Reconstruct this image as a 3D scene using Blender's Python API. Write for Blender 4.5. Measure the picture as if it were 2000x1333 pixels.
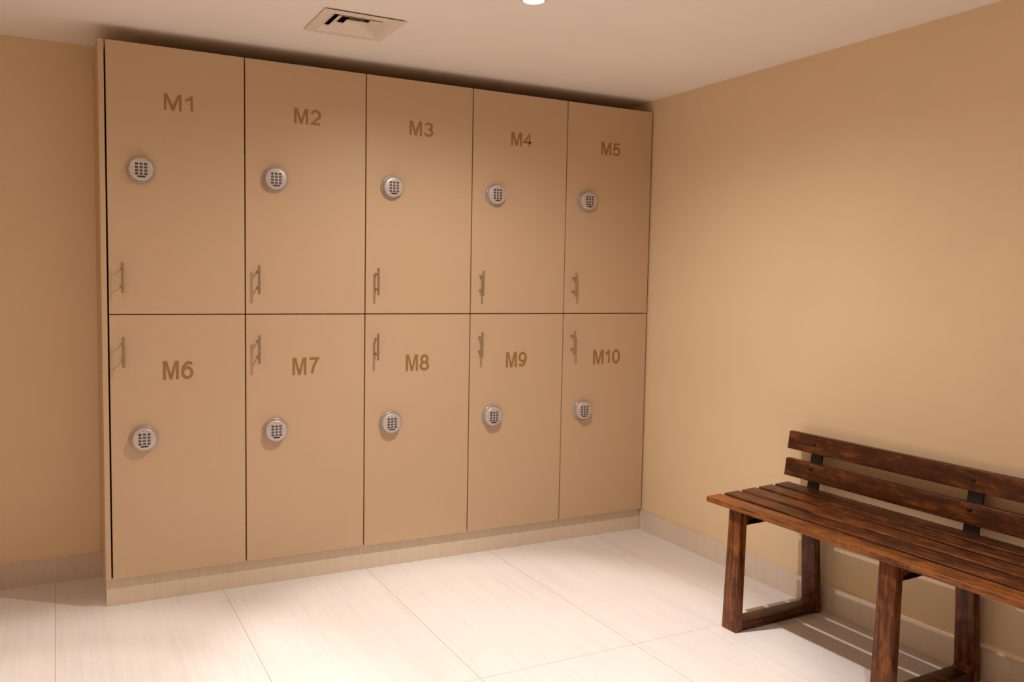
import bpy, bmesh, math
from mathutils import Vector, Matrix

sc = bpy.context.scene
COL = sc.collection
for o in list(bpy.data.objects):
    bpy.data.objects.remove(o)

# ------------------------------------------------------------------ measures (metres)
W = 0.495                      # one locker column
ZC = 2.1834                    # ceiling
ZTOP, ZMID, ZBOT = 2.1229, 1.1191, 0.1088
XW = 2.483                     # right wall
YB = 0.40                      # back wall
XL, YF = -0.75, -4.4             # left wall, wall behind the camera
BASE = 0.1

# ------------------------------------------------------------------ camera
def cam_axes(yaw, pitch, roll):
    cy, sy = math.cos(yaw), math.sin(yaw)
    f = Vector((sy * math.cos(pitch), cy * math.cos(pitch), math.sin(pitch)))
    r = Vector((cy, -sy, 0)); u = r.cross(f)
    r2 = r * math.cos(roll) + u * math.sin(roll)
    u2 = -r * math.sin(roll) + u * math.cos(roll)
    return r2, u2, f
cd = bpy.data.cameras.new('camera'); cam = bpy.data.objects.new('camera', cd); COL.objects.link(cam)
r_, u_, f_ = cam_axes(0.4896305689813391, -0.0713282618797484, 0.018513929814901485)
m = Matrix.Identity(4)
for i in range(3):
    m[i][0], m[i][1], m[i][2] = r_[i], u_[i], -f_[i]
m.translation = Vector((-0.16630443432560615, -3.5057787665181555, 1.2750621535855369))
cam.matrix_world = m
cd.sensor_width = 36.0; cd.sensor_fit = 'HORIZONTAL'
cd.lens = 1668.065 / 2000 * 36.0
cd.clip_start = 0.05
sc.camera = cam

# ------------------------------------------------------------------ world, exposure
wd = bpy.data.worlds.new('world'); sc.world = wd; wd.use_nodes = True
wd.node_tree.nodes['Background'].inputs[0].default_value = (0, 0, 0, 1)
wd.node_tree.nodes['Background'].inputs[1].default_value = 0.0
sc.view_settings.view_transform = 'Standard'
sc.view_settings.look = 'None'
sc.view_settings.gamma = 1.0
sc.view_settings.use_curve_mapping = False
sc.view_settings.exposure = 0.0
sc.cycles.max_bounces = 16
sc.cycles.diffuse_bounces = 12
sc.cycles.sample_clamp_indirect = 4.0

# lamps: (x, y, (core, field, wash, spill power), label)
LIGHT_RGB = (1.0, 0.905, 0.83)
BEAMS = [(19, 0.35), (29, 0.45), (48, 1.0), (82, 1.0)]        # half angle in degrees, softness
LAMPS = [
    (1.215, -1.02, (0, 106, 40, 70), 'glowing white round downlight in the ceiling in front of lockers M3 and M4'),
    (-0.30, -1.00, (28, 84, 0, 9), 'round white downlight in the ceiling nearest the left end of the lockers'),
    (1.215, -2.60, (0, 0, 85, 0), 'added unseen round fill downlight in the ceiling out from the right wall behind the bench end'),  # added lamp out of view, fill for the right side
    (-0.30, -2.60, (0, 0, 120, 4), 'added unseen round fill downlight in the ceiling above the open floor on the left'),  # added lamp out of view, lifts the left side and the nook wall
]

# ------------------------------------------------------------------ materials
def new_mat(name):
    mt = bpy.data.materials.new(name); mt.use_nodes = True
    nt = mt.node_tree; b = nt.nodes['Principled BSDF']
    return mt, nt, b
def N(nt, t, **kw):
    n = nt.nodes.new(t)
    for k, v in kw.items():
        setattr(n, k, v)
    return n
def L(nt, a, b): nt.links.new(a, b)
def ramp(nt, fac, stops):
    r = N(nt, 'ShaderNodeValToRGB')
    el = r.color_ramp.elements
    while len(el) < len(stops): el.new(0.5)
    for e, (p, c) in zip(el, stops):
        e.position = p; e.color = (*c, 1) if len(c) == 3 else c
    L(nt, fac, r.inputs[0]); return r.outputs[0]
def coords(nt, scale=(1, 1, 1), which='Object'):
    tc = N(nt, 'ShaderNodeTexCoord'); mp = N(nt, 'ShaderNodeMapping')
    mp.inputs['Scale'].default_value = scale
    L(nt, tc.outputs[which], mp.inputs[0]); return mp.outputs[0]
def noise(nt, vec, scale, detail=4, rough=0.55, dist=0):
    n = N(nt, 'ShaderNodeTexNoise')
    n.inputs['Scale'].default_value = scale; n.inputs['Detail'].default_value = detail
    n.inputs['Roughness'].default_value = rough; n.inputs['Distortion'].default_value = dist
    L(nt, vec, n.inputs['Vector']); return n.outputs[0]
def bump(nt, b, h, strength, dist=0.001):
    bp = N(nt, 'ShaderNodeBump'); bp.inputs['Strength'].default_value = strength
    bp.inputs['Distance'].default_value = dist
    L(nt, h, bp.inputs['Height']); L(nt, bp.outputs[0], b.inputs['Normal'])
def plain(name, rgb, rough=0.5, metal=0.0, spec=0.5):
    mt, nt, b = new_mat(name)
    v = coords(nt)
    f = noise(nt, v, 60, 3)
    c = ramp(nt, f, [(0.3, tuple(x * 0.96 for x in rgb)), (0.7, tuple(min(1, x * 1.03) for x in rgb))])
    L(nt, c, b.inputs['Base Color'])
    b.inputs['Roughness'].default_value = rough; b.inputs['Metallic'].default_value = metal
    b.inputs['Specular IOR Level'].default_value = spec
    return mt
def paint(name, rgb, rough=0.6, amt=0.02):
    mt, nt, b = new_mat(name)
    v = coords(nt)
    f = noise(nt, v, 3.0, 3)
    c = ramp(nt, f, [(0.3, tuple(x * (1 - amt) for x in rgb)), (0.7, tuple(min(1, x * (1 + amt)) for x in rgb))])
    L(nt, c, b.inputs['Base Color']); b.inputs['Roughness'].default_value = rough
    b.inputs['Specular IOR Level'].default_value = 0.3
    h = noise(nt, v, 260, 3); bump(nt, b, h, 0.12, 0.0008)
    return mt
def laminate(name, rgb):
    mt, nt, b = new_mat(name)
    v = coords(nt, (220, 220, 5))
    f = noise(nt, v, 1.0, 4)
    v2 = coords(nt); f2 = noise(nt, v2, 220, 2)
    mx = N(nt, 'ShaderNodeMath', operation='ADD'); mx.inputs[1].default_value = 0
    L(nt, f, mx.inputs[0]); L(nt, f2, mx.inputs[1])
    c = ramp(nt, mx.outputs[0], [(0.7, tuple(x * 0.985 for x in rgb)), (1.0, tuple(x * 1.015 for x in rgb))])
    L(nt, c, b.inputs['Base Color']); b.inputs['Roughness'].default_value = 0.42
    b.inputs['Specular IOR Level'].default_value = 0.35
    bump(nt, b, f, 0.05, 0.0004)
    return mt
# stone-look porcelain, streaks along one axis, optional grout grid (period, offset) on x / y
def tile(name, rgb, streak=(45, 1.6, 45), grid=None, joints=None, rough=0.42):
    mt, nt, b = new_mat(name)
    v = coords(nt, streak); f = noise(nt, v, 1.0, 7, 0.65, 0.4)
    v2 = coords(nt); f2 = noise(nt, v2, 2.2, 5, 0.6); f3 = noise(nt, v2, 90, 3)
    a = N(nt, 'ShaderNodeMath', operation='MULTIPLY_ADD'); a.inputs[1].default_value = 0.5
    L(nt, f2, a.inputs[0]); L(nt, f, a.inputs[2])
    a2 = N(nt, 'ShaderNodeMath', operation='MULTIPLY_ADD'); a2.inputs[1].default_value = 0.35
    L(nt, f3, a2.inputs[0]); L(nt, a.outputs[0], a2.inputs[2])
    mr = N(nt, 'ShaderNodeMapRange'); mr.inputs['From Min'].default_value = 0.6; mr.inputs['From Max'].default_value = 1.25
    L(nt, a2.outputs[0], mr.inputs[0])
    c = ramp(nt, mr.outputs[0], [(0.0, tuple(x * 0.88 for x in rgb)), (0.5, rgb), (1.0, tuple(min(1, x * 1.06) for x in rgb))])
    if grid or joints:
        sp = N(nt, 'ShaderNodeSeparateXYZ'); tc = N(nt, 'ShaderNodeTexCoord'); L(nt, tc.outputs['Object'], sp.inputs[0])
        masks = []
        def line(out, period, off, half):
            s = N(nt, 'ShaderNodeMath', operation='SUBTRACT'); s.inputs[1].default_value = off
            L(nt, out, s.inputs[0])
            p = N(nt, 'ShaderNodeMath', operation='PINGPONG'); p.inputs[1].default_value = period / 2
            L(nt, s.outputs[0], p.inputs[0])
            k = N(nt, 'ShaderNodeMath', operation='LESS_THAN'); k.inputs[1].default_value = half
            L(nt, p.outputs[0], k.inputs[0]); masks.append(k.outputs[0])
        for ax, period, off, half in (grid or joints):
            line(sp.outputs[ax], period, off, half)
        mk = masks[0]
        for q in masks[1:]:
            mm = N(nt, 'ShaderNodeMath', operation='MAXIMUM'); L(nt, mk, mm.inputs[0]); L(nt, q, mm.inputs[1]); mk = mm.outputs[0]
        mix = N(nt, 'ShaderNodeMix', data_type='RGBA'); L(nt, mk, mix.inputs[0]); L(nt, c, mix.inputs[6])
        gr = (0.40, 0.33, 0.27) if grid else (0.66, 0.56, 0.45)
        mix.inputs[7].default_value = (*gr, 1); c = mix.outputs[2]
        inv = N(nt, 'ShaderNodeMath', operation='SUBTRACT'); inv.inputs[0].default_value = 1; L(nt, mk, inv.inputs[1])
        bump(nt, b, inv.outputs[0], 0.4, 0.0008)
    L(nt, c, b.inputs['Base Color']); b.inputs['Roughness'].default_value = rough
    b.inputs['Specular IOR Level'].default_value = 0.4
    return mt
def wood(name, dark, mid, light):
    mt, nt, b = new_mat(name)
    tc = N(nt, 'ShaderNodeTexCoord'); oi = N(nt, 'ShaderNodeObjectInfo')
    ofs = N(nt, 'ShaderNodeVectorMath', operation='ADD')
    cb = N(nt, 'ShaderNodeCombineXYZ')
    mu = N(nt, 'ShaderNodeMath', operation='MULTIPLY'); mu.inputs[1].default_value = 37.0
    L(nt, oi.outputs['Random'], mu.inputs[0])
    for i in range(3): L(nt, mu.outputs[0], cb.inputs[i])
    L(nt, tc.outputs['Generated'], ofs.inputs[0])
    uvn = N(nt, 'ShaderNodeUVMap'); uvn.uv_map = 'grain'
    ofs2 = N(nt, 'ShaderNodeVectorMath', operation='ADD'); L(nt, uvn.outputs[0], ofs2.inputs[0]); L(nt, cb.outputs[0], ofs2.inputs[1])
    mp = N(nt, 'ShaderNodeMapping'); mp.inputs['Scale'].default_value = (4, 70, 1); L(nt, ofs2.outputs[0], mp.inputs[0])
    f = noise(nt, mp.outputs[0], 1.0, 8, 0.6, 1.2)
    mp2 = N(nt, 'ShaderNodeMapping'); mp2.inputs['Scale'].default_value = (14, 26, 1); L(nt, ofs2.outputs[0], mp2.inputs[0])
    f2 = noise(nt, mp2.outputs[0], 1.0, 4, 0.6, 0.8)
    a = N(nt, 'ShaderNodeMath', operation='MULTIPLY_ADD'); a.inputs[1].default_value = 0.8
    L(nt, f2, a.inputs[0]); L(nt, f, a.inputs[2])
    sc_ = N(nt, 'ShaderNodeSeparateColor'); L(nt, oi.outputs['Color'], sc_.inputs[0])
    rr = N(nt, 'ShaderNodeMath', operation='MULTIPLY_ADD'); rr.inputs[1].default_value = 0.6
    L(nt, sc_.outputs[0], rr.inputs[0]); L(nt, a.outputs[0], rr.inputs[2])
    mr = N(nt, 'ShaderNodeMapRange'); mr.inputs['From Min'].default_value = 0.62; mr.inputs['From Max'].default_value = 1.38
    L(nt, rr.outputs[0], mr.inputs[0])
    c = ramp(nt, mr.outputs[0], [(0.0, dark), (0.5, mid), (1.0, light)])
    L(nt, c, b.inputs['Base Color']); b.inputs['Roughness'].default_value = 0.40
    b.inputs['Specular IOR Level'].default_value = 0.32
    bump(nt, b, f, 0.15, 0.0006)
    return mt
def emit(name, rgb, s):
    mt, nt, b = new_mat(name)
    b.inputs['Base Color'].default_value = (*rgb, 1)
    b.inputs['Emission Color'].default_value = (*rgb, 1); b.inputs['Emission Strength'].default_value = s
    return mt

M_WALL = paint('wall_paint', (0.72, 0.57, 0.38))
M_WALL_R = M_WALL
M_CEIL = paint('ceiling_paint', (0.90, 0.885, 0.87))
M_DOOR = laminate('beige_laminate', (0.53, 0.385, 0.25))
M_FLOOR = tile('floor_tile', (0.675, 0.65, 0.64), (45, 1.4, 45),
               grid=[(0, 0.601, -0.193, 0.0011), (1, 1.8, -1.13, 0.0011)])
M_SKIRT_R = tile('skirting_tile', (0.66, 0.58, 0.50), (45, 45, 2.2), joints=[(1, 0.6, -0.49, 0.0012)], rough=0.5)
M_SKIRT_B = tile('skirting_tile_back', (0.60, 0.52, 0.45), (45, 45, 2.2), joints=[(0, 0.6, -0.194, 0.0014)], rough=0.5)
M_PLINTH = tile('plinth_tile', (0.66, 0.56, 0.45), (45, 45, 2.2), joints=[(0, 0.601, 0.409, 0.0012)], rough=0.5)
M_LETTER = plain('gold_lettering', (0.29, 0.158, 0.05), 0.45)
M_STEEL = plain('brushed_steel', (0.44, 0.39, 0.33), 0.3, 0.92)
M_LOCK = plain('silver_plastic', (0.53, 0.48, 0.475), 0.38, 0.25)
M_LOCKRIM = plain('silver_ring', (0.42, 0.385, 0.375), 0.33, 0.45)
M_KEY = plain('black_rubber', (0.022, 0.015, 0.013), 0.5)
M_KEYTXT = plain('key_print', (0.50, 0.46, 0.44), 0.5)
M_WOOD = wood('varnished_teak', (0.012, 0.0025, 0.0008), (0.072, 0.018, 0.003), (0.28, 0.09, 0.014))
M_BLACK = plain('black_metal', (0.006, 0.005, 0.005), 0.5, 0.1)
M_WHITE = plain('white_powder_coat', (0.80, 0.73, 0.66), 0.45)
M_DUCT = plain('duct_interior', (0.03, 0.02, 0.015), 0.8)
M_LAMP = emit('lamp_lens', (1.0, 0.97, 0.92), 6.0)
M_SILL = plain('skirting_edge', (0.74, 0.65, 0.52), 0.5)

# ------------------------------------------------------------------ helpers
def link(name, me, mats, parent=None):
    o = bpy.data.objects.new(name, me); COL.objects.link(o)
    for mt in (mats if isinstance(mats, (list, tuple)) else [mats]):
        if me.materials.find(mt.name) < 0: me.materials.append(mt)
    if parent: o.parent = parent
    return o
def mesh_of(bm, smooth=False, angle=0.6):
    me = bpy.data.meshes.new('mesh')
    bm.normal_update(); bm.to_mesh(me); bm.free()
    if smooth:
        for p in me.polygons: p.use_smooth = True
        try: me.set_sharp_from_angle(angle=angle)
        except Exception: pass
    return me
def add_box(bm, x0, x1, y0, y1, z0, z1, bev=0.0, seg=2, mi=0):
    vs = [bm.verts.new(p) for p in ((x0, y0, z0), (x1, y0, z0), (x1, y1, z0), (x0, y1, z0), (x0, y0, z1), (x1, y0, z1), (x1, y1, z1), (x0, y1, z1))]
    fs = [bm.faces.new([vs[i] for i in q]) for q in ((0, 3, 2, 1), (4, 5, 6, 7), (0, 1, 5, 4), (1, 2, 6, 5), (2, 3, 7, 6), (3, 0, 4, 7))]
    for f in fs: f.material_index = mi
    if bev > 0:
        es = list({e for f in fs for e in f.edges})
        bmesh.ops.bevel(bm, geom=es, offset=bev, segments=seg, affect='EDGES', profile=0.5)
    return vs
def box(name, x0, x1, y0, y1, z0, z1, mat, parent=None, bev=0.0, seg=2):
    bm = bmesh.new(); add_box(bm, x0, x1, y0, y1, z0, z1, bev, seg)
    return link(name, mesh_of(bm, bev > 0), mat, parent)
def add_lathe(bm, prof, seg=48, center=(0, 0, 0), axis='Y', cap=True, mi=0, sx=1.0, sz=1.0):
    """prof: (radius, distance along the axis)"""
    rings = []
    for r, h in prof:
        ring = []
        for k in range(seg):
            a = 2 * math.pi * k / seg
            p = (r * math.cos(a) * sx, h, r * math.sin(a) * sz) if axis == 'Y' else (r * math.cos(a) * sx, r * math.sin(a) * sz, h)
            ring.append(bm.verts.new(Vector(p) + Vector(center)))
        rings.append(ring)
    fs = []
    for a, b in zip(rings, rings[1:]):
        for k in range(seg):
            fs.append(bm.faces.new((a[k], a[(k + 1) % seg], b[(k + 1) % seg], b[k])))
    if cap:
        fs.append(bm.faces.new(rings[-1])); fs.append(bm.faces.new(list(reversed(rings[0]))))
    for f in fs: f.material_index = mi
    bmesh.ops.recalc_face_normals(bm, faces=fs)
def add_prism(bm, pts, y0, y1, bev=0.0):
    """polygon in x,z extruded along y"""
    a = [bm.verts.new((x, y0, z)) for x, z in pts]; b = [bm.verts.new((x, y1, z)) for x, z in pts]
    n = len(pts); fs = [bm.faces.new(a), bm.faces.new(list(reversed(b)))]
    for i in range(n):
        fs.append(bm.faces.new((a[i], b[i], b[(i + 1) % n], a[(i + 1) % n])))
    bmesh.ops.recalc_face_normals(bm, faces=fs)
    if bev:
        es = [e for e in {e for f in fs for e in f.edges} if len(e.link_faces) == 2 and e.calc_face_angle(0) > 0.5]
        bmesh.ops.bevel(bm, geom=es, offset=bev, segments=2, affect='EDGES', profile=0.5)
def grain_uv(me, axis):
    """box-mapped uv in metres with u along the grain"""
    uv = me.uv_layers.new(name='grain')
    for p in me.polygons:
        nrm = p.normal
        oth = [i for i in range(3) if i != axis]
        j = oth[0] if abs(nrm[oth[0]]) < abs(nrm[oth[1]]) else oth[1]
        for li in p.loop_indices:
            co = me.vertices[me.loops[li].vertex_index].co
            if abs(nrm[axis]) > 0.8: uv.data[li].uv = (co[oth[0]] * 0.3, co[oth[1]])
            else: uv.data[li].uv = (co[axis], co[j])
def tag(o, label, cat, group=None):
    o['label'] = label; o['category'] = cat
    if group: o['group'] = group
    return o
def struct(o): o['kind'] = 'structure'; return o
def empty(name, loc=(0, 0, 0), rz=0):
    o = bpy.data.objects.new(name, None); COL.objects.link(o); o.location = loc; o.rotation_euler = (0, 0, rz)
    o.empty_display_size = 0.1
    return o
def arc_pts(cx, cy, rx, ry, a0, a1, n=14):
    return [(cx + rx * math.cos(math.radians(a0 + (a1 - a0) * k / n)), cy + ry * math.sin(math.radians(a0 + (a1 - a0) * k / n))) for k in range(n + 1)]
# sans-serif capitals and figures as strokes in a 1-high cell: (advance width, [polylines])
GLYPH = {
    'M': (0.84, [[(0.08, 0), (0.08, 1.0), (0.42, 0.06), (0.76, 1.0), (0.76, 0)]]),
    '1': (0.42, [[(0.02, 0.74), (0.20, 0.84), (0.30, 1.0), (0.30, 0)]]),
    '2': (0.62, [arc_pts(0.31, 0.70, 0.25, 0.30, 165, -35) + [(0.06, 0.0), (0.57, 0.0)]]),
    '3': (0.62, [arc_pts(0.29, 0.76, 0.22, 0.24, 160, -90) , arc_pts(0.29, 0.27, 0.26, 0.27, 90, -160)]),
    '4': (0.64, [[(0.46, 0), (0.46, 1.0), (0.04, 0.30), (0.61, 0.30)]]),
    '5': (0.62, [[(0.54, 1.0), (0.14, 1.0), (0.09, 0.50)] + arc_pts(0.30, 0.32, 0.26, 0.32, 140, -155)]),
    '6': (0.62, [arc_pts(0.31, 0.32, 0.25, 0.32, 0, 360, 24), arc_pts(0.46, 0.32, 0.40, 0.68, 180, 105, 10) + [(0.50, 0.93)] + [(0.55, 0.84)]]),
    '7': (0.60, [[(0.05, 1.0), (0.55, 1.0)] + [(0.40, 0.72), (0.28, 0.42), (0.21, 0.0)]]),
    '8': (0.62, [arc_pts(0.31, 0.76, 0.21, 0.24, 0, 360, 24), arc_pts(0.31, 0.26, 0.26, 0.26, 0, 360, 24)]),
    '9': (0.62, [arc_pts(0.31, 0.68, 0.25, 0.32, 0, 360, 24), arc_pts(0.16, 0.68, 0.40, 0.68, 0, -75, 10) + [(0.12, 0.07)] + [(0.07, 0.16)]]),
    '0': (0.62, [arc_pts(0.31, 0.5, 0.25, 0.5, 0, 360, 30)]),
    '*': (0.62, [[(0.31, 0.2), (0.31, 0.8)], [(0.06, 0.35), (0.56, 0.65)], [(0.06, 0.65), (0.56, 0.35)]]),
    '#': (0.62, [[(0.2, 0.1), (0.2, 0.9)], [(0.44, 0.1), (0.44, 0.9)], [(0.02, 0.33), (0.6, 0.33)], [(0.02, 0.67), (0.6, 0.67)]]),
}
def text_mesh(s, x0, x1, z0, z1, y, depth, weight=0.145):
    """sans-serif text as solid strokes fitted into a box on a plane facing -y"""
    h = z1 - z0; w = weight * h; iz0, ih = z0 + w / 2, h - w
    lines = []; cx = 0
    for ch in s:
        adv, pl = GLYPH[ch]
        for p in pl: lines.append([(cx + a, b) for a, b in p])
        cx += adv + 0.14
    ax = min(p[0] for l in lines for p in l); bx = max(p[0] for l in lines for p in l)
    k = (x1 - x0 - w) / (bx - ax)
    bm = bmesh.new()
    def prism(pts, f):
        a = [bm.verts.new((px, f, pz)) for px, pz in pts]; b = [bm.verts.new((px, y, pz)) for px, pz in pts]
        bm.faces.new(a); bm.faces.new(list(reversed(b)))
        for i in range(len(pts)): bm.faces.new((a[i], b[i], b[(i + 1) % len(pts)], a[(i + 1) % len(pts)]))
    for j, l in enumerate(lines):
        f = y - depth - j * 0.00012
        P = [(x0 + w / 2 + (a - ax) * k, iz0 + b * ih) for a, b in l]
        if len(l) == 5 and l[1][1] == 1.0 and l[2][1] < 0.1:          # capital M as one outline
            xl, xr, zb, zt = P[0][0] - w / 2, P[4][0] + w / 2, z0, z1
            mx = (xl + xr) / 2; hh = zt - zb; st = w * 0.98
            prism([(xl, zb), (xl, zt), (xl + st * 1.45, zt), (mx, zb + 0.27 * hh), (xr - st * 1.45, zt), (xr, zt), (xr, zb), (xr - st, zb),
                   (xr - st, zb + 0.80 * hh), (mx + st * 0.48, zb), (mx - st * 0.48, zb), (xl + st, zb + 0.80 * hh), (xl + st, zb)], f)
            continue
        closed = math.hypot(P[0][0] - P[-1][0], P[0][1] - P[-1][1]) < 1e-7
        if closed: P = P[:-1]
        n = len(P); left, right = [], []
        for i in range(n):
            p0 = P[(i - 1) % n] if (closed or i > 0) else None; p1 = P[(i + 1) % n] if (closed or i < n - 1) else None
            ds = []
            if p0: ds.append((P[i][0] - p0[0], P[i][1] - p0[1]))
            if p1: ds.append((p1[0] - P[i][0], p1[1] - P[i][1]))
            ds = [(dx / (math.hypot(dx, dz) or 1), dz / (math.hypot(dx, dz) or 1)) for dx, dz in ds]
            tx, tz = sum(q[0] for q in ds), sum(q[1] for q in ds); t = math.hypot(tx, tz) or 1; tx, tz = tx / t, tz / t
            c = max(0.5, tx * ds[0][0] + tz * ds[0][1]); o = w / 2 / c
            left.append((P[i][0] - tz * o, P[i][1] + tx * o)); right.append((P[i][0] + tz * o, P[i][1] - tx * o))
        va = [[bm.verts.new((q[0], yy, q[1])) for q in side] for side in (left, right) for yy in (f, y)]
        lf, lb, rf, rb = va
        for i in range(n if closed else n - 1):
            m2 = (i + 1) % n
            for A, B in ((lf, rf), (rf, rb), (rb, lb), (lb, lf)): bm.faces.new((A[i], A[m2], B[m2], B[i]))
        if not closed:
            bm.faces.new((lf[0], rf[0], rb[0], lb[0])); bm.faces.new((lf[-1], lb[-1], rb[-1], rf[-1]))
    bmesh.ops.recalc_face_normals(bm, faces=list(bm.faces))
    me = bpy.data.meshes.new('text'); bm.to_mesh(me); bm.free()
    return me

# ------------------------------------------------------------------ the room
T = 0.12
o = struct(box('floor', XL - T, XW + T, YF - T, YB + T, -T, 0, M_FLOOR))
HX0, HX1, HY0, HY1 = 0.660, 0.932, -0.584, -0.308       # duct opening in the ceiling
bm = bmesh.new()
for a in ((XL - T, HX0, YF - T, YB + T), (HX1, XW + T, YF - T, YB + T), (HX0, HX1, YF - T, HY0), (HX0, HX1, HY1, YB + T)):
    add_box(bm, a[0], a[1], a[2], a[3], ZC, ZC + 0.1)
add_box(bm, HX0, HX1, HY0, HY1, ZC + 0.09, ZC + 0.1)
struct(link('ceiling', mesh_of(bm), M_CEIL))
struct(box('wall_right', XW, XW + T, YF - T, YB + T, 0, ZC, M_WALL_R))
struct(box('wall_back', XL, XW, YB, YB + T, 0, ZC, M_WALL))
struct(box('wall_left', XL - T, XL, YF - T, YB + T, 0, ZC, M_WALL))
struct(box('wall_front', XL, XW, YF - T, YF, 0, ZC, M_WALL))
# skirting tiles with a thin painted edge on top
def skirt(name, mat, pts):
    x0, x1, y0, y1 = pts
    return struct(box(name, x0, x1, y0, y1, 0.0, BASE, mat, bev=0.0008, seg=1))
skirt('baseboard_right', M_SKIRT_R, (XW - 0.004, XW, YF, YB))
skirt('baseboard_back', M_SKIRT_B, (XL, XW, YB - 0.004, YB))
skirt('baseboard_left', M_SKIRT_R, (XL, XL + 0.004, YF, YB))
skirt('baseboard_front', M_SKIRT_B, (XL, XW, YF, YF + 0.004))
# thin painted plaster edge standing just proud above the skirting
struct(box('trim_2', XW - 0.0045, XW, YF, -0.001, BASE, BASE + 0.007, M_WALL, bev=0.002, seg=2))
struct(box('trim_3', XL, -0.0235, YB - 0.0045, YB, BASE, BASE + 0.007, M_WALL, bev=0.002, seg=2))
# tiled plinth under the lockers
struct(box('trim_1', -0.0195, XW - 0.006, 0.022, YB - 0.004, 0, ZBOT - 0.001, M_PLINTH, bev=0.0008, seg=1))

# ------------------------------------------------------------------ lockers
DT = 0.018
def door_mesh(h):
    bm = bmesh.new(); add_box(bm, 0.0025, W - 0.0025, 0, DT, 0, h, 0.0008, 1); return mesh_of(bm, True)
def carcass_mesh(h):
    bm = bmesh.new(); t = 0.016; a, b = 0.003, W - 0.003; d = YB - 0.008
    add_box(bm, a, a + t, DT + 0.002, d, 0, h); add_box(bm, b - t, b, DT + 0.002, d, 0, h)
    add_box(bm, a + t, b - t, DT + 0.002, d, 0, t); add_box(bm, a + t, b - t, DT + 0.002, d, h - t, h)
    add_box(bm, a + t, b - t, d - 0.006, d, t, h - t)
    return mesh_of(bm)
def handle_mesh():
    bm = bmesh.new()
    add_lathe(bm, [(0.0042, -0.0575), (0.0049, -0.0568), (0.0049, 0.0568), (0.0042, 0.0575)], 16, axis='Z')
    for z in (-0.032, 0.032):
        bmt = bmesh.new(); add_lathe(bmt, [(0.0042, 0.0), (0.0042, 0.0295), (0.0055, 0.0315), (0.0055, 0.0345)], 16, axis='Y')
        me = bpy.data.meshes.new('t'); bmt.to_mesh(me); bmt.free(); me.transform(Matrix.Translation((0, 0, z)))
        bm.from_mesh(me); bpy.data.meshes.remove(me)
    return mesh_of(bm, True)
def lock_body_mesh():
    bm = bmesh.new()
    add_lathe(bm, [(0.0500, 0.0), (0.0505, -0.003), (0.0500, -0.0085), (0.0482, -0.0112), (0.0455, -0.0118), (0.0435, -0.0105)], 64)
    return mesh_of(bm, True, 0.9)
def lock_face_mesh():
    bm = bmesh.new()
    add_lathe(bm, [(0.0432, -0.006), (0.0435, -0.020), (0.0428, -0.0245), (0.0412, -0.0272), (0.0385, -0.0285), (0.030, -0.0291), (0.015, -0.0294)], 64)
    return mesh_of(bm, True, 0.9)
FY = -0.0288
def key_mesh(ch):
    bm = bmesh.new()
    add_lathe(bm, [(0.0058, 0.0), (0.0056, -0.0012), (0.0048, -0.0019), (0.0022, -0.0022)], 24, sz=0.78)
    me = mesh_of(bm, True)
    tm = text_mesh(ch, -0.0017 if ch != '1' else -0.0008, 0.0017 if ch != '1' else 0.0008, -0.0024, 0.0024, -0.0016, 0.0009, 0.09 if ch in '*#' else 0.14)
    bm = bmesh.new(); bm.from_mesh(me); n = len(bm.faces); bm.from_mesh(tm)
    bm.faces.ensure_lookup_table()
    for f in bm.faces[n:]: f.material_index = 1
    out = bpy.data.meshes.new('key'); bm.to_mesh(out); bm.free()
    for p in out.polygons: p.use_smooth = p.material_index == 0
    out.materials.append(M_KEY); out.materials.append(M_KEYTXT)
    return out
def plate_mesh():
    bm = bmesh.new(); add_box(bm, -0.0135, 0.0135, -0.0016, 0.0006, -0.0027, 0.0027, 0.0012, 2); return mesh_of(bm, True)
def led_mesh():
    bm = bmesh.new(); add_lathe(bm, [(0.0013, 0.0008), (0.0012, -0.0004), (0.0006, -0.0007)], 12); return mesh_of(bm, True)

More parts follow.
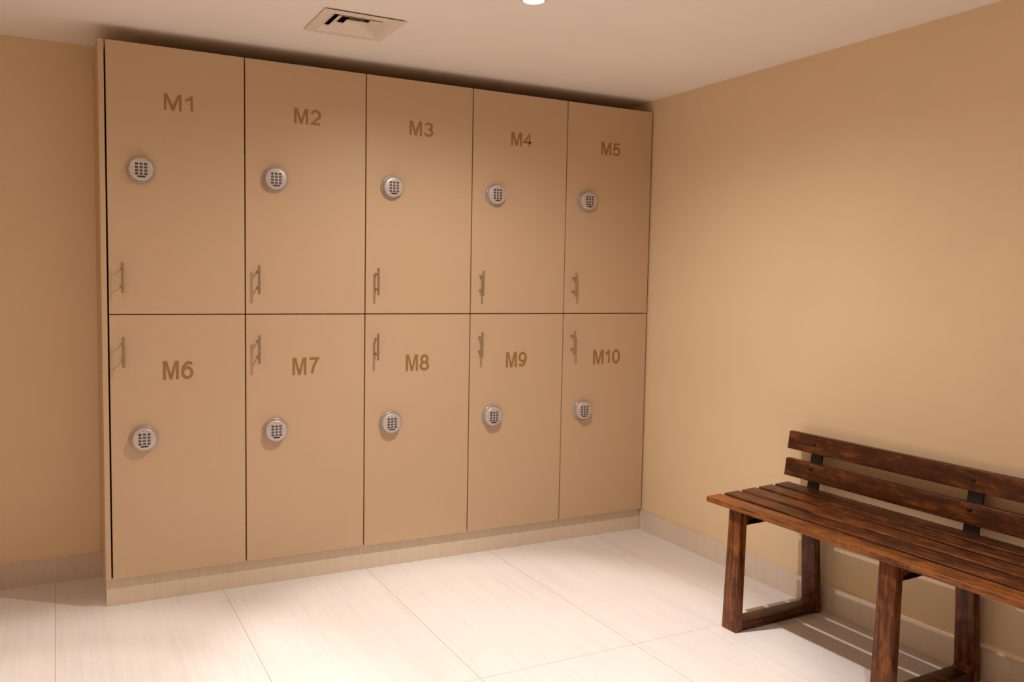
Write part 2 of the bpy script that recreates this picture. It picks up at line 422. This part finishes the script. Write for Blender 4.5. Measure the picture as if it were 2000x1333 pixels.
H_UP, H_LO = ZTOP - ZMID - 0.004, ZMID - ZBOT - 0.004
ME = dict(handle=handle_mesh(), ring=lock_body_mesh(), face=lock_face_mesh(), plate=plate_mesh(), led=led_mesh())
KEYS = [key_mesh(c) for c in '123456789*0#']
for i in range(10):
    colm, up = i % 5, i < 5
    z0 = ZMID + 0.002 if up else ZBOT + 0.001
    h = (H_UP + 0.002) if up else (ZMID - 0.002 - z0)
    key = 'u' if up else 'l'
    if 'door' + key not in ME:
        ME['door' + key] = door_mesh(h); ME['carc' + key] = carcass_mesh(h)
    num = 'M%d' % (i + 1)
    # the upper and lower left ends, each one named by the gold number it carries
    place = ['at the left end', 'second from the left', 'in the middle', 'second from the right wall', 'beside the right wall'][colm]
    lk = tag(empty('locker', (colm * W, 0, z0)), '%s row beige locker with gold number %s, %s' % ('upper' if up else 'lower', num, place), 'locker', 'beige lockers along the back wall')
    link('locker_body', ME['carc' + key], M_DOOR, lk)
    dr = link('locker_door', ME['door' + key], M_DOOR, lk)
    hz = (1.2575 if up else 0.979) - z0
    hd = link('handle', ME['handle'], M_STEEL, dr); hd.location = (0.047, -0.0345, hz)
    zt0, zt1 = (1.890, 1.951) if up else (0.868, 0.9395)
    tx0, tx1 = (0.194, 0.304) if i < 9 else (0.176, 0.335)
    if num == 'M1': tx0, tx1 = 0.200, 0.303
    if not up and i < 9: tx0, tx1 = 0.187, 0.297
    link('locker_number', text_mesh(num, tx0, tx1, zt0 - z0, zt1 - z0, 0.0002, 0.0014), M_LETTER, dr)
    lkz = (1.660 if up else 0.645) - z0
    kl = link('keypad_lock', ME['ring'], M_LOCKRIM, lk); kl.location = (0.116, 0, lkz)
    link('keypad', ME['face'], M_LOCK, kl)
    for q in range(12):
        rr, cc = divmod(q, 3)
        kb = link('key_button', KEYS[q], [M_KEY, M_KEYTXT], kl); kb.location = ((cc - 1) * 0.0157, FY, (0.0194, 0.0073, -0.0048, -0.0169)[rr])
    npl = link('name_plate', ME['plate'], M_KEY, kl); npl.location = (0, FY, -0.0268)
    for s in (-1, 1):
        ld = link('indicator_light', ME['led'], M_KEY, kl); ld.location = (s * 0.0075, FY + 0.0003, 0.0318)
# end panel closing the left side of the bank
tag(box('end_panel', -0.0225, -0.0035, 0, YB - 0.006, ZBOT, ZTOP, M_DOOR, bev=0.0008, seg=1),
    'tall narrow beige side panel closing the left end of the lockers', 'panel')

# ------------------------------------------------------------------ bench
bench = tag(empty('bench', (2.0, -1.180, 0), math.radians(1.0)), 'dark brown varnished wooden slatted bench with backrest standing against the right wall', 'bench')
Y_END, Y_FAR = 0.130, -1.42
FR = [0.0, -0.645, -1.29]
hw = 0.0325
def wpart(name, bm, axis, tone=0.2):
    me = mesh_of(bm, True, 0.5); grain_uv(me, axis); o = link(name, me, M_WOOD, bench)
    o.color = (tone, tone, tone, 1)        # stain depth per board; on legs, painted light in front, shade behind
    return o
def seat_z(x): return 0.4745 + (x + 0.012) * 0.033
sw, gap = 0.0718, 0.0175
for k in range(5):
    x0 = -0.012 + k * (sw + gap); x1 = x0 + sw
    bm = bmesh.new()
    zc0, zc1 = seat_z(x0), seat_z(x1)
    vs = add_box(bm, x0, x1, Y_FAR, Y_END, 0, 1)
    for v in bm.verts:
        top = v.co.z > 0.5
        v.co.z = (seat_z(v.co.x)) - (0 if top else 0.021)
    bmesh.ops.bevel(bm, geom=list(bm.edges), offset=0.004, segments=3, affect='EDGES', profile=0.5)
    wpart('seat_slat', bm, 1, (0.50, 0.10, 0.26, 0.20, 0.05)[k])
def lean(z): return (z - 0.55) * 0.13
for z0, z1 in ((0.5185, 0.5875), (0.6245, 0.6945)):
    bm = bmesh.new()
    add_box(bm, 0.396, 0.418, Y_FAR, Y_END, z0, z1)
    for v in bm.verts: v.co.x += lean(v.co.z)
    bmesh.ops.bevel(bm, geom=list(bm.edges), offset=0.0035, segments=3, affect='EDGES', profile=0.5)
    wpart('back_slat', bm, 1, 0.12)
def arc(cx, cz, r, a0, a1, n=5):
    return [(cx + r * math.cos(math.radians(a0 + (a1 - a0) * k / n)), cz + r * math.sin(math.radians(a0 + (a1 - a0) * k / n))) for k in range(n + 1)]
def flare(bm, fy):
    for v in bm.verts: v.co.y = fy + (v.co.y - fy) * (1.12 - 0.16 * v.co.z / 0.45)
for fy in FR:
    y0, y1 = fy - hw, fy + hw
    bm = bmesh.new(); add_prism(bm, [(0.0, 0.0), (0.034, 0.0), (0.044, 0.4545), (0.012, 0.4530)], y0, y1, 0.0035); flare(bm, fy); wpart('leg', bm, 2, 0.34)  # lighter tone paints in the lamp light on the front leg
    bm = bmesh.new(); add_prism(bm, [(0.419, 0.0), (0.452, 0.0), (0.418, 0.4670), (0.386, 0.4650)], y0, y1, 0.0035); flare(bm, fy); wpart('leg', bm, 2)
    # floor rail and seat rail, swelling into rounded corners where they meet the legs
    r = 0.018
    pts = [(0.030, 0.0005), (0.424, 0.0005)]
    pts += [(0.424, 0.036 + r)] + [(0.4155 - r + x, 0.036 + r + z) for x, z in [(r * math.cos(a), r * math.sin(a)) for a in [math.radians(-d) for d in (0, 22, 45, 68, 90)]]]
    pts += [(0.0355 + r + r * math.cos(a), 0.036 + r + r * math.sin(a)) for a in [math.radians(d) for d in (270, 248, 225, 202, 180)]] + [(0.030, 0.036 + r)]
    bm = bmesh.new(); add_prism(bm, pts, y0 + 0.001, y1 - 0.001, 0.0025); wpart('floor_rail', bm, 0, 0.1)
    zt = lambda x: seat_z(x) - 0.0215
    pts = [(0.040, zt(0.040)), (0.040, 0.414 - r)]
    pts += [(0.0435 + r + r * math.cos(a), 0.414 - r + r * math.sin(a)) for a in [math.radians(d) for d in (180, 158, 135, 112, 90)]]
    pts += [(0.390 - r + r * math.cos(a), 0.419 - r + r * math.sin(a)) for a in [math.radians(d) for d in (90, 68, 45, 22, 0)]]
    pts += [(0.392, 0.419 - r), (0.392, zt(0.392))]
    bm = bmesh.new(); add_prism(bm, pts, y0 + 0.001, y1 - 0.001, 0.002); wpart('seat_rail', bm, 0, 0.1)
    # black metal post carrying the backrest
    bm = bmesh.new(); add_box(bm, 0.4185, 0.4265, fy - 0.027, fy + 0.027, 0.40, 0.690)
    for v in bm.verts: v.co.x += lean(v.co.z)
    bmesh.ops.bevel(bm, geom=list(bm.edges), offset=0.0015, segments=2, affect='EDGES')
    po = link('back_post', mesh_of(bm, True), M_BLACK, bench); po['label'] = 'black metal post'
    for z in (0.566, 0.662):
        bm = bmesh.new(); add_lathe(bm, [(0.0085, 0.0), (0.0085, -0.0015), (0.006, -0.0035), (0.003, -0.004)], 20)
        me = mesh_of(bm, True); me.transform(Matrix.Rotation(math.radians(-90), 4, 'Z'))
        bo = link('bolt', me, M_BLACK, bench); bo.location = (0.396 + lean(z), fy, z); bo['label'] = 'dark round bolt head'

# ------------------------------------------------------------------ ceiling diffuser
DX, DY = (HX0 + HX1) / 2, (HY0 + HY1) / 2
df = tag(empty('air_diffuser', (DX, DY, ZC)), 'square white stepped air diffuser in the ceiling above lockers M2 and M3', 'vent')
def frustum_ring(bm, o_h, o_z, i_h, i_z, t=0.002):
    """square sloping ring, outer half-size o_h at o_z to inner half-size i_h at i_z, with thickness"""
    def sq(h, z): return [bm.verts.new((sx * h, sy * h, z)) for sx, sy in ((-1, -1), (1, -1), (1, 1), (-1, 1))]
    a, b, c, d = sq(o_h, o_z), sq(i_h, i_z), sq(i_h, i_z + t), sq(o_h, o_z + t)
    for p, q in ((a, b), (b, c), (c, d), (d, a)):
        for k in range(4): bm.faces.new((p[k], p[(k + 1) % 4], q[(k + 1) % 4], q[k]))
bm = bmesh.new(); frustum_ring(bm, 0.147, -0.0058, 0.112, -0.0068, 0.0012); frustum_ring(bm, 0.112, -0.0068, 0.087, 0.010, 0.0012)
link('outer_frame', mesh_of(bm), M_WHITE, df)
bm = bmesh.new(); frustum_ring(bm, 0.080, -0.0010, 0.052, 0.015, 0.0012); link('louver', mesh_of(bm), M_WHITE, df)
bm = bmesh.new(); frustum_ring(bm, 0.040, 0.0010, 0.027, 0.010, 0.0012); add_box(bm, -0.0275, 0.0275, -0.0275, 0.0275, 0.0098, 0.0118)
link('center_cone', mesh_of(bm), M_WHITE, df)
bm = bmesh.new()
hx = (HX1 - HX0) / 2 - 0.001; hy = (HY1 - HY0) / 2 - 0.001
for a in ((-hx, -hx + 0.002, -hy, hy), (hx - 0.002, hx, -hy, hy), (-hx, hx, -hy, -hy + 0.002), (-hx, hx, hy - 0.002, hy)):
    add_box(bm, *a, 0.001, 0.086)
add_box(bm, -hx, hx, -hy, hy, 0.084, 0.088)
link('duct', mesh_of(bm), M_DUCT, df)

# ------------------------------------------------------------------ access hatch whose right edge hangs slightly open
bm = bmesh.new()
add_box(bm, -0.68, -0.0815, -0.76, -0.158, 0, 1)
for v in bm.verts:
    t = (v.co.x + 0.68) / 0.6
    v.co.z = (ZC + 0.0005) if v.co.z > 0.5 else (ZC - 0.0006 - 0.0018 * t)
tag(link('access_hatch', mesh_of(bm), M_CEIL), 'flush cream ceiling access hatch showing one thin dark edge at upper left', 'hatch')

# ------------------------------------------------------------------ downlights (three nested beams each: hot core, field, spill)
def spot(parent, power, half_deg, blend, rad):
    ld = bpy.data.lights.new('beam', 'SPOT'); ld.energy = power; ld.color = LIGHT_RGB
    ld.spot_size = math.radians(half_deg * 2); ld.spot_blend = blend; ld.shadow_soft_size = rad
    lo = bpy.data.objects.new('lamp_beam', ld); COL.objects.link(lo); lo.parent = parent; lo.location = (0, 0, -0.012)
for x, y, k, lab in LAMPS:
    dl = tag(empty('downlight', (x, y, ZC)), lab, 'ceiling light', 'round downlights in the ceiling')
    bm = bmesh.new(); add_lathe(bm, [(0.040, -0.0045), (0.0385, -0.005), (0.0345, -0.0035), (0.033, 0.0), (0.040, 0.0)], 48, axis='Z', cap=False)
    link('trim_ring', mesh_of(bm, True), M_WHITE, dl)
    bm = bmesh.new(); add_lathe(bm, [(0.033, -0.0005), (0.033, -0.0015), (0.02, -0.0022)], 48, axis='Z'); link('lens', mesh_of(bm, True), M_LAMP, dl)
    for (half, blend), p in zip(BEAMS, k):
        if p > 0: spot(dl, p, half, blend, 0.011)
